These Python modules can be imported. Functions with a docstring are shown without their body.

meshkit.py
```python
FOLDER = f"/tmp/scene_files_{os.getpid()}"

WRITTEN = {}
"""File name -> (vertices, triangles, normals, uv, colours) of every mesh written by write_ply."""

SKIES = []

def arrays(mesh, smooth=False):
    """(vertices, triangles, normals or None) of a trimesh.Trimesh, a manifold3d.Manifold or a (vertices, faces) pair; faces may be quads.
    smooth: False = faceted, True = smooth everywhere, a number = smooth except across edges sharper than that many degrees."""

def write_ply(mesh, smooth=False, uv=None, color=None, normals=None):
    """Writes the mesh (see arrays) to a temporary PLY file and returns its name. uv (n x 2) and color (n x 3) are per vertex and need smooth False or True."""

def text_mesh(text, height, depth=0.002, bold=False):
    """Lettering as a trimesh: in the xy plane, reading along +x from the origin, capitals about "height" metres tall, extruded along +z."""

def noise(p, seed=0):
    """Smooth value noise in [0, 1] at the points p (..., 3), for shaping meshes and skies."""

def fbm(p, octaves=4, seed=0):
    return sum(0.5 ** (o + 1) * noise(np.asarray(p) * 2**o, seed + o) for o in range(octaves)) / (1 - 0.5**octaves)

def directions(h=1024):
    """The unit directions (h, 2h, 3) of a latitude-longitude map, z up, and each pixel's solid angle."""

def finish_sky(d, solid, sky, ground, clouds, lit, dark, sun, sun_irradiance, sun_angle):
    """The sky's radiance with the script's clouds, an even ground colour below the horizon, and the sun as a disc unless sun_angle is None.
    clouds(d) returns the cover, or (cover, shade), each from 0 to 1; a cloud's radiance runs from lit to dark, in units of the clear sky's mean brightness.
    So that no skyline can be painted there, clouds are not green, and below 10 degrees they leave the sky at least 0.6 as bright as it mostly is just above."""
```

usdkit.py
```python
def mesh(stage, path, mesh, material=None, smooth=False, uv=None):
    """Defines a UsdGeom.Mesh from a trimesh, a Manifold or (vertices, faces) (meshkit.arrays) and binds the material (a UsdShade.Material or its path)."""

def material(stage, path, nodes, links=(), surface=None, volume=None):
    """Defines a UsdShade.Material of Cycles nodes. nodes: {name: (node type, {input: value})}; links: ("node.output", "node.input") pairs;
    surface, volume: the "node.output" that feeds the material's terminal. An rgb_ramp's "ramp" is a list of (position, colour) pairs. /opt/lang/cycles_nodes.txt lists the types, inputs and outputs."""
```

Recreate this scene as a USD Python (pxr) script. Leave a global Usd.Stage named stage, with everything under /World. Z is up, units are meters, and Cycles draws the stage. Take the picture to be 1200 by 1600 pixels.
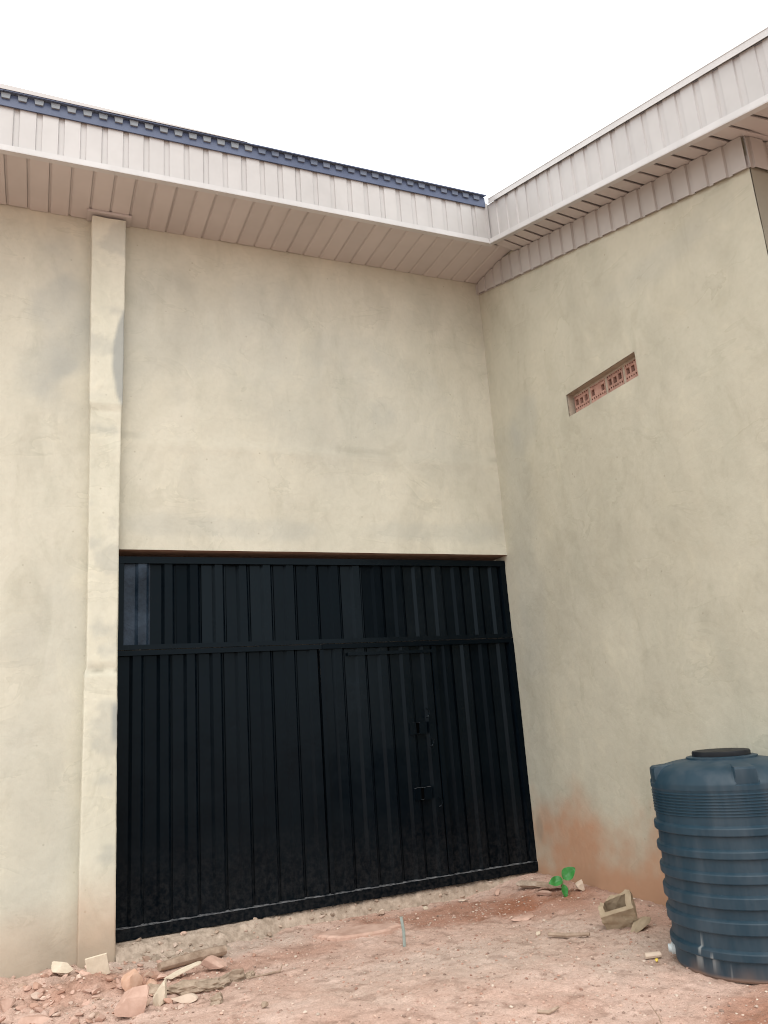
import math, numpy as np, trimesh, usdkit, meshkit
from pxr import Usd, UsdGeom, UsdLux, UsdShade, Gf, Sdf, Vt
T = Sdf.ValueTypeNames
stage = Usd.Stage.CreateInMemory()
UsdGeom.SetStageUpAxis(stage, UsdGeom.Tokens.z)
UsdGeom.SetStageMetersPerUnit(stage, 1.0)
UsdGeom.Xform.Define(stage, '/World'); UsdGeom.Scope.Define(stage, '/World/Looks')

# ------------------------------------------------------------------ camera, sky, sun, exposure
cam = UsdGeom.Camera.Define(stage, '/World/camera')
F_PX, APER = 1246.465, 24.0
cam.CreateHorizontalApertureAttr(APER); cam.CreateVerticalApertureAttr(32.0)
cam.CreateFocalLengthAttr(APER * F_PX / 1200.0)
cam.CreateClippingRangeAttr(Gf.Vec2f(0.05, 1000))
CR, CU, CF, CP = (0.91869832, -0.38898298, -0.06845178), (-0.03402784, -0.25062157, 0.96748692), (0.39349144, 0.88649933, 0.24348187), (-4.552351, -7.10971258, 1.6)
cam.AddTransformOp().Set(Gf.Matrix4d(*CR, 0, *CU, 0, *[-c for c in CF], 0, *CP, 1))
cam.CreateExposureAttr(0.56)
SUN_EL, SUN_AZ = math.radians(56), math.radians(200)        # azimuth: atan2(x, y) of the direction towards the sun
sun = UsdLux.DistantLight.Define(stage, '/World/sun')
sun.CreateIntensityAttr(0.30); sun.CreateAngleAttr(42.0); sun.CreateColorAttr(Gf.Vec3f(1.0, 0.97, 0.92))
sun.GetPrim().CreateAttribute('inputs:normalize', T.Bool).Set(True)
d = Gf.Vec3d(math.sin(SUN_AZ) * math.cos(SUN_EL), math.cos(SUN_AZ) * math.cos(SUN_EL), math.sin(SUN_EL))
sun.AddTransformOp().Set(Gf.Matrix4d().SetRotate(Gf.Rotation(Gf.Vec3d(0, 0, 1), d)))
sky_mat = usdkit.material(stage, '/World/Looks/overcast_sky', {
    'tc': ('texture_coordinate', {}),
    'sky': ('sky_texture', {'sky_type': 'single_scattering', 'sun_disc': False, 'sun_elevation': SUN_EL, 'sun_rotation': SUN_AZ}),
    'n': ('noise_texture', {'scale': 2.2, 'detail': 6.0, 'roughness': 0.55}),
    'r': ('rgb_ramp', {'ramp': [(0.3, (0.86, 0.86, 0.86)), (0.65, (0.97, 0.97, 0.97))]}),
    'mix': ('mix_color', {'b': (11.5, 11.6, 11.7), 'use_clamp': False}),
    'bg': ('background_shader', {'strength': 0.112}),
}, [('tc.generated', 'n.vector'), ('n.fac', 'r.fac'), ('r.color', 'mix.fac'), ('sky.color', 'mix.a'), ('mix.result', 'bg.color')], surface='bg.background')
dome = UsdLux.DomeLight.Define(stage, '/World/sky'); dome.CreateIntensityAttr(1.0)
UsdShade.MaterialBindingAPI.Apply(dome.GetPrim()).Bind(sky_mat)

# ------------------------------------------------------------------ helpers
rng = np.random.default_rng(7)
used = {}
def child(parent, name):
    k = (str(parent), name); n = used.get(k, 0); used[k] = n + 1
    return f'{parent}/{name}' + (f'_{n:03d}' if n else '')
def keys(p, **kw):
    for k, v in kw.items():
        if v: p.SetCustomDataByKey(k, v)
    return p
def obj(name, mesh, mat, parent='/World', smooth=False, label=None, category=None, group=None, kind=None, prim=None):
    parent = str(parent.GetPath()) if hasattr(parent, 'GetPath') else parent
    path = child(parent, name)
    m = usdkit.mesh(stage, path, mesh, M[mat], smooth=smooth)
    if prim is not None:
        for k, v in prim.items():
            UsdGeom.PrimvarsAPI(m).CreatePrimvar(k, T.Color3fArray, 'vertex').Set(Vt.Vec3fArray.FromNumpy(np.asarray(v, np.float32)))
    return keys(m.GetPrim(), label=label, category=category, group=group, kind=kind)
def thing(name, label, category, loc=(0, 0, 0), group=None):
    x = UsdGeom.Xform.Define(stage, child('/World', name)); x.AddTranslateOp().Set(Gf.Vec3d(*map(float, loc)))
    return keys(x.GetPrim(), label=label, category=category, group=group)
def box(x0, x1, y0, y1, z0, z1):
    b = trimesh.creation.box((x1 - x0, y1 - y0, z1 - z0)); b.apply_translation(((x0 + x1) / 2, (y0 + y1) / 2, (z0 + z1) / 2)); return b
def cat(*m): return trimesh.util.concatenate(list(m))
def sm(a, b, x):
    t = np.clip((np.asarray(x, float) - a) / (b - a), 0, 1); return t * t * (3 - 2 * t)
def nz(P, s, o=4, seed=0): return meshkit.fbm(np.asarray(P) * np.asarray(s), o, seed)
def grid(P):
    """P (n, m, 3) -> vertices, quads; the normal is dP/di x dP/dj"""
    n, m = P.shape[:2]; i = np.arange(n * m).reshape(n, m)
    return P.reshape(-1, 3), np.stack([i[:-1, :-1], i[1:, :-1], i[1:, 1:], i[:-1, 1:]], -1).reshape(-1, 4)
def tri(q): return np.vstack([q[:, [0, 1, 2]], q[:, [0, 2, 3]]])
def sheet(prof, O, S, N, A, a0, a1, thick=0.002):
    """A folded strip: profile (s, d) points along S and N, run along A from a0(s) to a1(s), with a thickness."""
    O, S, N, A = map(lambda v: np.asarray(v, float), (O, S, N, A)); p = np.asarray(prof, float); n = len(p); rows = []
    for off in (0.0, -thick):
        for f in (a0, a1):
            rows.append([O + s * S + (dd + off) * N + (f(s) if callable(f) else f) * A for s, dd in p])
    V = np.array(rows).reshape(-1, 3); F = []
    for k in range(n - 1):
        a, b, c, e = k, n + k, 2 * n + k, 3 * n + k
        F += [[a, a + 1, b + 1, b], [c + 1, c, e, e + 1], [a, c, c + 1, a + 1], [b, b + 1, e + 1, e]]
    F += [[0, n, 3 * n, 2 * n], [n - 1, 2 * n + n - 1, 3 * n + n - 1, n + n - 1]]
    m = trimesh.Trimesh(V, tri(np.array(F)), process=False)
    if np.dot(np.cross(S, A), N) < 0: m.invert()
    return m
def rock(r, seed, sub=3, cuts=12, rough=0.10):
    """An angular lump: an icosphere cut by random planes, roughened, scaled by r = (rx, ry, rz)."""
    g = np.random.default_rng(seed); m = trimesh.creation.icosphere(subdivisions=sub); v = m.vertices.copy()
    for _ in range(cuts):
        n = g.normal(size=3); n /= np.linalg.norm(n); h = g.uniform(.38, .72); dd = v @ n - h
        v -= np.outer(np.maximum(dd, 0), n)
    v *= 1 + rough * (meshkit.fbm(v * 2.5, 3, seed)[:, None] - .5)
    return trimesh.Trimesh(v * np.asarray(r), m.faces, process=False)
def turned(m, rx=0, ry=0, rz=0, at=(0, 0, 0)):
    R = trimesh.transformations.euler_matrix(math.radians(rx), math.radians(ry), math.radians(rz), 'sxyz'); m = m.copy(); m.apply_transform(R); m.apply_translation(at); return m
def tube(pts, radii, k=8):
    pts = np.asarray(pts, float); rows = []
    for i, p in enumerate(pts):
        t = pts[min(i + 1, len(pts) - 1)] - pts[max(i - 1, 0)]; t /= np.linalg.norm(t)
        a = np.cross(t, [0, 0, 1]) if abs(t[2]) < .9 else np.cross(t, [1, 0, 0]); a /= np.linalg.norm(a); b = np.cross(t, a)
        th = np.arange(k + 1) / k * 2 * np.pi; rows.append(p + radii[i] * (np.outer(np.cos(th), a) + np.outer(np.sin(th), b)))
    v, f = grid(np.array(rows)); m = trimesh.Trimesh(v, tri(f), process=False); m.invert()
    caps = []
    for r_, flip in ((rows[0], 0), (rows[-1], 1)):
        c = r_[:-1].mean(0); n = len(r_) - 1; V = np.vstack([r_[:-1], c]); Fc = np.array([[i, (i + 1) % n, n] for i in range(n)]); caps.append(trimesh.Trimesh(V, Fc[:, ::-1] if not flip else Fc, process=False))
    return cat(m, *caps)

# ------------------------------------------------------------------ materials
M = {}
def mat(name, *a, **k): M[name] = usdkit.material(stage, '/World/Looks/' + name, *a, **k)
def plaster(name, tones):
    mat(name, {
        'g': ('geometry', {}), 'at': ('attribute', {'attribute': 'stain_shade'}), 'sp': ('separate_color', {}),
        'mp': ('mapping', {'scale': (1.1, 1.1, 0.75)}), 'ms': ('mapping', {'rotation': (0.25, 0.3, 0.0), 'scale': (2.2, 2.2, 0.8)}), 'mt': ('mapping', {'rotation': (0.5, -0.55, 0.2), 'scale': (3.2, 3.2, 1.7)}),
        'n1': ('noise_texture', {'scale': 1.0, 'detail': 7.0, 'roughness': 0.62, 'distortion': 0.6}),
        'n2': ('noise_texture', {'scale': 1.0, 'detail': 6.0, 'roughness': 0.55, 'distortion': 0.9}), 'n5': ('noise_texture', {'scale': 1.0, 'detail': 6.0, 'roughness': 0.6, 'distortion': 1.2}),
        'n3': ('noise_texture', {'scale': 22.0, 'detail': 5.0, 'roughness': 0.55}),
        'n4': ('noise_texture', {'scale': 5.0, 'detail': 5.0, 'roughness': 0.6}),
        'r1': ('rgb_ramp', {'ramp': [(0.30, tones[0]), (0.5, tones[1]), (0.70, tones[2])]}),
        'r2': ('rgb_ramp', {'ramp': [(0.30, (0.925, 0.935, 0.93)), (0.5, (1, 1, 1)), (0.70, (1.03, 1.025, 1.015))]}), 'r5': ('rgb_ramp', {'ramp': [(0.33, (0.93, 0.93, 0.92)), (0.47, (1, 1, 1)), (0.58, (1, 1, 1)), (0.68, (1.05, 1.045, 1.035))]}), 'x3': ('mix_color', {'blend_type': 'multiply', 'fac': 1.0, 'use_clamp': False}), 'mw': ('mapping', {'rotation': (-0.3, 0.9, 0.1), 'scale': (1.3, 1.3, 2.6)}), 'n6': ('noise_texture', {'scale': 1.0, 'detail': 5.0, 'roughness': 0.55, 'distortion': 0.8}), 'r6': ('rgb_ramp', {'ramp': [(0.46, (1, 1, 1)), (0.495, (0.90, 0.905, 0.895)), (0.50, (1.045, 1.04, 1.03)), (0.54, (1, 1, 1))]}), 'n7': ('noise_texture', {'scale': 2.6, 'detail': 4.0}), 'r7': ('map_range', {'from_min': 0.44, 'from_max': 0.62, 'to_min': 0.0, 'to_max': 0.85, 'clamp': True}), 'x6': ('mix_color', {'blend_type': 'multiply', 'use_clamp': False}), 'v8': ('voronoi_texture', {'scale': 5.5}), 'r8': ('rgb_ramp', {'ramp': [(0.0, (0.72, 0.71, 0.68)), (0.035, (0.8, 0.79, 0.77)), (0.06, (1, 1, 1))]}), 'x8': ('mix_color', {'blend_type': 'multiply', 'fac': 0.8, 'use_clamp': False}),
        'mb': ('math', {'math_type': 'multiply_add', 'value2': 0.7}),
        'r3': ('rgb_ramp', {'ramp': [(0.25, (0.965, 0.965, 0.965)), (0.6, (1.015, 1.015, 1.015))]}),
        'x1': ('mix_color', {'blend_type': 'multiply', 'fac': 0.8, 'use_clamp': False}),
        'x2': ('mix_color', {'blend_type': 'multiply', 'fac': 1.0, 'use_clamp': False}),
        'grey': ('mix_color', {'b': (0.285, 0.30, 0.28)}), 'soil': ('mix_color', {'b': (0.40, 0.215, 0.125)}), 'damp_shade': ('mix_color', {'b': (0.20, 0.19, 0.15)}),
        'b1': ('bump', {'strength': 0.25, 'distance': 0.004}), 'b2': ('bump', {'strength': 0.32, 'distance': 0.022}),
        'p': ('principled_bsdf', {'roughness': 0.93, 'specular_ior_level': 0.15})},
        [('g.position', 'mp.vector'), ('g.position', 'ms.vector'), ('mp.vector', 'n1.vector'), ('ms.vector', 'n2.vector'), ('g.position', 'n3.vector'), ('g.position', 'n4.vector'),
         ('n1.fac', 'r1.fac'), ('n2.fac', 'r2.fac'), ('n3.fac', 'r3.fac'), ('r1.color', 'x1.a'), ('r2.color', 'x1.b'), ('x1.result', 'x2.a'), ('r3.color', 'x2.b'), ('g.position', 'mt.vector'), ('mt.vector', 'n5.vector'), ('n5.fac', 'r5.fac'), ('x2.result', 'x3.a'), ('r5.color', 'x3.b'), ('n5.fac', 'mb.value1'), ('n4.fac', 'mb.value3'),
         ('g.position', 'mw.vector'), ('mw.vector', 'n6.vector'), ('n6.fac', 'r6.fac'), ('g.position', 'n7.vector'), ('n7.fac', 'r7.value'), ('r7.result', 'x6.fac'), ('x3.result', 'x6.a'), ('r6.color', 'x6.b'), ('g.position', 'v8.vector'), ('v8.distance', 'r8.fac'), ('x6.result', 'x8.a'), ('r8.color', 'x8.b'), ('at.color', 'sp.color'), ('x8.result', 'grey.a'), ('sp.r', 'grey.fac'), ('grey.result', 'soil.a'), ('sp.g', 'soil.fac'), ('soil.result', 'damp_shade.a'), ('sp.b', 'damp_shade.fac'),
         ('damp_shade.result', 'p.base_color'), ('mb.value', 'b2.height'), ('n3.fac', 'b1.height'), ('b2.normal', 'b1.normal'), ('b1.normal', 'p.normal')], surface='p.BSDF')
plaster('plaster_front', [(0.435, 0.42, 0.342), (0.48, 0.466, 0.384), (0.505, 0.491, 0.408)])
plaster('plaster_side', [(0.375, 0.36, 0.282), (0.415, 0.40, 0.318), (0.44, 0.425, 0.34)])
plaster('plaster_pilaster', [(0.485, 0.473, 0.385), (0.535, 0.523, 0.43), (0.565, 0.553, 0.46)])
def simple(name, c0, c1, scale=6.0, rough=0.6, spec=0.4, bump=0.0, bscale=40.0, vary=0.0, dist=0.004, r1=None):
    nodes = {'g': ('texture_coordinate', {}), 'n': ('noise_texture', {'scale': scale, 'detail': 6.0, 'roughness': 0.62}), 'r': ('rgb_ramp', {'ramp': [(0.33, c0), (0.67, c1)]}),
             'nb': ('noise_texture', {'scale': bscale, 'detail': 5.0, 'roughness': 0.65}), 'b': ('bump', {'strength': bump, 'distance': dist}),
             'oi': ('object_info', {}), 'mr': ('map_range', {'to_min': 1 - vary, 'to_max': 1 + vary}), 'x': ('vector_math', {'math_type': 'scale'}),
             'rr': ('map_range', {'from_min': 0.3, 'from_max': 0.7, 'to_min': rough, 'to_max': r1 or rough}),
             'p': ('principled_bsdf', {'specular_ior_level': spec})}
    mat(name, nodes, [('g.object', 'n.vector'), ('g.object', 'nb.vector'), ('n.fac', 'r.fac'), ('oi.random', 'mr.value'), ('r.color', 'x.vector1'), ('mr.result', 'x.scale'), ('x.vector', 'p.base_color'),
                      ('n.fac', 'rr.value'), ('rr.result', 'p.roughness')] + ([('nb.fac', 'b.height'), ('b.normal', 'p.normal')] if bump else []), surface='p.BSDF')
simple('cladding', (0.385, 0.377, 0.366), (0.44, 0.432, 0.42), 2.0, 0.38, 0.45, 0.10, 3.0, 0.025, 0.01)
simple('soffit_metal', (0.435, 0.405, 0.383), (0.48, 0.448, 0.427), 2.0, 0.45, 0.4, 0.08, 3.0, 0.04, 0.01)
simple('eave_grey', (0.16, 0.185, 0.21), (0.23, 0.255, 0.275), 5.0, 0.5, 0.3)
simple('eave_dull', (0.095, 0.12, 0.17), (0.135, 0.16, 0.21), 5.0, 0.5, 0.3)
simple('lid_black', (0.004, 0.005, 0.007), (0.010, 0.012, 0.015), 12.0, 0.55, 0.2)
simple('head_trim', (0.335, 0.315, 0.29), (0.38, 0.36, 0.335), 2.0, 0.6, 0.2, 0.08, 3.0, 0.03, 0.01)
simple('trim_white', (0.44, 0.438, 0.43), (0.50, 0.498, 0.49), 3.0, 0.35, 0.45, 0.05, 4.0, 0, 0.01)
simple('roof_blue', (0.055, 0.075, 0.135), (0.085, 0.11, 0.18), 3.0, 0.4, 0.4, 0.05, 8.0, 0.05)
simple('dark_void', (0.001, 0.001, 0.001), (0.002, 0.002, 0.002), 3.0, 0.9, 0.0)
simple('gate_painted_sheen', (0.006, 0.012, 0.020), (0.034, 0.054, 0.080), 3.0, 0.26, 0.16, 0.6, 3.0, 0.3, 0.04, 0.45)  # bluish base colour paints a sky reflection onto one upper gate panel
simple('lintel_mortar', (0.20, 0.135, 0.10), (0.28, 0.20, 0.155), 8.0, 0.95, 0.1, 0.5, 40.0)
simple('clay', (0.29, 0.165, 0.13), (0.40, 0.25, 0.20), 18.0, 0.9, 0.15, 0.4, 90.0, 0.1)
simple('mortar', (0.33, 0.28, 0.22), (0.45, 0.39, 0.31), 14.0, 0.95, 0.1, 0.6, 60.0, 0.1)
simple('concrete', (0.28, 0.22, 0.168), (0.46, 0.37, 0.295), 16.0, 0.95, 0.1, 0.9, 55.0, 0.0, 0.012)
simple('block_sandcrete', (0.31, 0.24, 0.16), (0.42, 0.335, 0.235), 12.0, 0.97, 0.1, 0.8, 120.0, 0.06, 0.004)
simple('laterite_stone', (0.37, 0.235, 0.18), (0.50, 0.345, 0.275), 10.0, 0.95, 0.1, 0.5, 45.0, 0.08)
simple('orange_stone', (0.48, 0.285, 0.195), (0.57, 0.385, 0.29), 10.0, 0.95, 0.1, 0.5, 45.0)
simple('pale_stone', (0.48, 0.38, 0.295), (0.58, 0.475, 0.38), 10.0, 0.9, 0.15, 0.4, 60.0)
simple('cream_chip', (0.54, 0.455, 0.345), (0.66, 0.575, 0.45), 12.0, 0.85, 0.2, 0.3, 60.0)
simple('grey_mud', (0.235, 0.175, 0.125), (0.40, 0.315, 0.24), 14.0, 0.97, 0.1, 0.8, 60.0, 0.1)
simple('old_wood', (0.22, 0.155, 0.11), (0.38, 0.29, 0.22), 16.0, 0.9, 0.15, 0.5, 50.0)
simple('rebar_green', (0.20, 0.235, 0.21), (0.30, 0.335, 0.30), 20.0, 0.6, 0.4)
simple('yellow_plastic', (0.62, 0.44, 0.05), (0.72, 0.52, 0.08), 20.0, 0.5, 0.4)
simple('white_plastic', (0.42, 0.47, 0.47), (0.60, 0.64, 0.64), 30.0, 0.5, 0.4)
simple('stem_green', (0.16, 0.20, 0.09), (0.26, 0.27, 0.15), 20.0, 0.6, 0.3)
# black gate enamel: uneven gloss and dust gathered low down
mat('gate_paint', {
    'nz': ('separate_xyz', {}), 'up': ('map_range', {'from_min': 0.75, 'from_max': 0.95, 'clamp': True}), 'un': ('map_range', {'from_min': 0.40, 'from_max': 0.60, 'to_min': 0.05, 'clamp': True}), 'uf': ('math', {'math_type': 'multiply'}), 'mu': ('mix_color', {'b': (0.20, 0.20, 0.205)}),
    'g': ('geometry', {}), 'tc': ('texture_coordinate', {}), 'z': ('separate_xyz', {}), 'oi': ('object_info', {}),
    'n': ('noise_texture', {'scale': 3.5, 'detail': 6.0, 'roughness': 0.6}), 'nd': ('noise_texture', {'scale': 26.0, 'detail': 7.0, 'roughness': 0.72}), 'nb': ('noise_texture', {'scale': 5.0, 'detail': 3.0}),
    'zr': ('map_range', {'from_min': 0.75, 'from_max': 0.02, 'to_min': 0.0, 'to_max': 0.55, 'clamp': True}), 'dr': ('map_range', {'from_min': 0.42, 'from_max': 0.72, 'clamp': True}),
    'dm': ('math', {'math_type': 'multiply'}), 'ds': ('math', {'math_type': 'multiply_add', 'value2': 0.5, 'value3': 0.0}),
    'c': ('rgb_ramp', {'ramp': [(0.3, (0.0010, 0.0022, 0.0036)), (0.7, (0.0020, 0.0036, 0.0052))]}),
    'mx': ('mix_color', {'b': (0.07, 0.066, 0.064)}), 'rr': ('map_range', {'from_min': 0.3, 'from_max': 0.7, 'to_min': 0.16, 'to_max': 0.34}),
    'b': ('bump', {'strength': 0.12, 'distance': 0.02}), 'ps': ('map_range', {'to_min': 0.04, 'to_max': 0.13}), 'p': ('principled_bsdf', {'specular_tint': (0.72, 0.9, 1.0)})},
    [('g.position', 'n.vector'), ('g.position', 'nd.vector'), ('g.position', 'nb.vector'), ('g.position', 'z.vector'), ('z.z', 'zr.value'), ('nd.fac', 'dr.value'), ('zr.result', 'dm.value1'), ('dr.result', 'dm.value2'),
     ('dm.value', 'ds.value1'), ('n.fac', 'c.fac'), ('c.color', 'mx.a'), ('ds.value', 'mx.fac'), ('g.true_normal', 'nz.vector'), ('nz.z', 'up.value'), ('nd.fac', 'un.value'), ('oi.random', 'ps.value'), ('ps.result', 'p.specular_ior_level'), ('up.result', 'uf.value1'), ('un.result', 'uf.value2'), ('mx.result', 'mu.a'), ('uf.value', 'mu.fac'), ('mu.result', 'p.base_color'), ('n.fac', 'rr.value'), ('rr.result', 'p.roughness'), ('nb.fac', 'b.height'), ('b.normal', 'p.normal')], surface='p.BSDF')
# blue-grey polyethylene tank: dusty film, drips
mat('tank_plastic', {
    'tc': ('texture_coordinate', {}), 'at': ('attribute', {'attribute': 'dirt'}), 'sp': ('separate_color', {}), 'ms': ('mapping', {'scale': (9, 9, 1.6)}),
    'n': ('noise_texture', {'scale': 4.0, 'detail': 7.0, 'roughness': 0.65}), 'n2': ('noise_texture', {'scale': 1.0, 'detail': 6.0, 'roughness': 0.6}), 'v': ('noise_texture', {'scale': 34.0, 'detail': 4.0, 'roughness': 0.7}),
    'c': ('rgb_ramp', {'ramp': [(0.3, (0.007, 0.025, 0.040)), (0.7, (0.012, 0.034, 0.051))]}),
    'dr': ('rgb_ramp', {'ramp': [(0.42, (0.0, 0, 0)), (0.72, (0.44, 0.44, 0.44))]}), 'vr': ('rgb_ramp', {'ramp': [(0.72, (0, 0, 0)), (0.80, (0.45, 0.45, 0.45))]}),
    'mx': ('mix_color', {'b': (0.062, 0.078, 0.092)}), 'mv': ('mix_color', {'b': (0.22, 0.25, 0.26)}), 'mw': ('mix_color', {'b': (0.55, 0.57, 0.55)}), 'md': ('mix_color', {'b': (0.30, 0.175, 0.11)}),
    'b': ('bump', {'strength': 0.15, 'distance': 0.004}), 'p': ('principled_bsdf', {'roughness': 0.5, 'specular_ior_level': 0.3})},
    [('tc.object', 'n.vector'), ('tc.object', 'ms.vector'), ('ms.vector', 'n2.vector'), ('tc.object', 'v.vector'), ('n.fac', 'c.fac'), ('n2.fac', 'dr.fac'), ('v.fac', 'vr.fac'), ('at.color', 'sp.color'),
     ('c.color', 'mx.a'), ('dr.color', 'mx.fac'), ('mx.result', 'mv.a'), ('vr.color', 'mv.fac'), ('mv.result', 'mw.a'), ('sp.r', 'mw.fac'), ('mw.result', 'md.a'), ('sp.g', 'md.fac'), ('md.result', 'p.base_color'), ('v.fac', 'b.height'), ('b.normal', 'p.normal')], surface='p.BSDF')
mat('soil', {
    'g': ('geometry', {}), 'at': ('attribute', {'attribute': 'soil'}), 'sp': ('separate_color', {}),
    'n1': ('noise_texture', {'scale': 1.6, 'detail': 8.0, 'roughness': 0.65, 'distortion': 0.5}), 'n2': ('noise_texture', {'scale': 45.0, 'detail': 7.0, 'roughness': 0.75}), 'v': ('voronoi_texture', {'scale': 75.0}), 'v2': ('voronoi_texture', {'scale': 140.0}),
    'r1': ('rgb_ramp', {'ramp': [(0.3, (0.45, 0.29, 0.225)), (0.5, (0.52, 0.365, 0.295)), (0.7, (0.57, 0.425, 0.355))]}),
    'r2': ('rgb_ramp', {'ramp': [(0.28, (0.76, 0.74, 0.72)), (0.5, (1, 1, 1)), (0.72, (1.15, 1.15, 1.15))]}),
    'rv': ('rgb_ramp', {'ramp': [(0.0, (1.3, 1.3, 1.3)), (0.35, (1, 1, 1)), (1.0, (0.75, 0.74, 0.73))]}),
    'x1': ('mix_color', {'blend_type': 'multiply', 'fac': 0.9, 'use_clamp': False}), 'x2': ('mix_color', {'blend_type': 'multiply', 'fac': 0.6, 'use_clamp': False}),
    'red': ('mix_color', {'b': (0.31, 0.145, 0.09)}), 'grv': ('mix_color', {'b': (0.47, 0.40, 0.335)}), 'drk': ('mix_color', {'b': (0.15, 0.085, 0.055)}),
    'b1': ('bump', {'strength': 0.7, 'distance': 0.012}), 'b2': ('bump', {'strength': 0.4, 'distance': 0.008}), 'p': ('principled_bsdf', {'roughness': 0.97, 'specular_ior_level': 0.08})},
    [('g.position', 'n1.vector'), ('g.position', 'n2.vector'), ('g.position', 'v.vector'), ('g.position', 'v2.vector'), ('n1.fac', 'r1.fac'), ('n2.fac', 'r2.fac'), ('v2.distance', 'rv.fac'), ('at.color', 'sp.color'),
     ('r1.color', 'red.a'), ('sp.r', 'red.fac'), ('red.result', 'grv.a'), ('sp.g', 'grv.fac'), ('grv.result', 'drk.a'), ('sp.b', 'drk.fac'), ('drk.result', 'x1.a'), ('r2.color', 'x1.b'), ('x1.result', 'x2.a'), ('rv.color', 'x2.b'),
     ('x2.result', 'p.base_color'), ('n2.fac', 'b1.height'), ('v.distance', 'b2.height'), ('b1.normal', 'b2.normal'), ('b2.normal', 'p.normal')], surface='p.BSDF')
mat('gravel_stone', {'at': ('attribute', {'attribute': 'tint'}), 'p': ('principled_bsdf', {'roughness': 0.95, 'specular_ior_level': 0.1})}, [('at.color', 'p.base_color')], surface='p.BSDF')
mat('leaf', {'tc': ('texture_coordinate', {}), 'n': ('noise_texture', {'scale': 30.0, 'detail': 4.0}), 'r': ('rgb_ramp', {'ramp': [(0.3, (0.030, 0.19, 0.035)), (0.7, (0.06, 0.30, 0.07))]}),
    'p': ('principled_bsdf', {'roughness': 0.42, 'specular_ior_level': 0.45}), 't': ('translucent_bsdf', {'color': (0.07, 0.30, 0.05)}), 'm': ('mix_closure', {'fac': 0.3})},
    [('tc.object', 'n.vector'), ('n.fac', 'r.fac'), ('r.color', 'p.base_color'), ('p.BSDF', 'm.closure1'), ('t.BSDF', 'm.closure2')], surface='m.closure')

# ------------------------------------------------------------------ ground
def ground_z(x, y):
    x, y = np.asarray(x, float), np.asarray(y, float)
    z = -.10 * sm(.08, .9, -x) * sm(-2.4, -.9, y) - .05 * sm(-2.2, -4, y) * sm(1.2, 2.2, -x)
    z = z + .07 * np.exp(-(((x + 4.25) / .55) ** 2 + ((y + .75) / .55) ** 2))
    return z - .35 * sm(.07, .16, y)                           # under the building the soil drops away below the floor
def axis_pts(a, b, step, far):
    mid = np.arange(a, b + step / 2, step); k = step * 1.35 ** np.arange(1, 40)
    lo = a - np.cumsum(k); hi = b + np.cumsum(k)
    return np.r_[lo[lo > -far][::-1], mid, hi[hi < far]]
gx, gy = axis_pts(-5.4, 0.1, .016, 160), axis_pts(-4.0, .2, .016, 160)
GX, GY = np.meshgrid(gx, gy, indexing='ij'); PP = np.stack([GX, GY, 0 * GX], -1)
near = sm(-6.5, -5.2, GX) * sm(1, .2, GX) * sm(-5, -3.9, GY)
heap = np.exp(-(((GX + 4.3) / .7) ** 2 + ((GY + .9) / .75) ** 2))
rough = nz(PP, 7, 5, 1) - .5; fine = nz(PP, 30, 4, 2) - .5
GZ = ground_z(GX, GY) + near * sm(.1, -.02, GY) * (.036 * rough * (1 + 2.2 * heap) + .018 * fine * (1 + 2.0 * heap))
wob = nz(PP, 2.2, 4, 3) - .5; wob2 = nz(PP, 9, 4, 4) - .5
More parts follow.
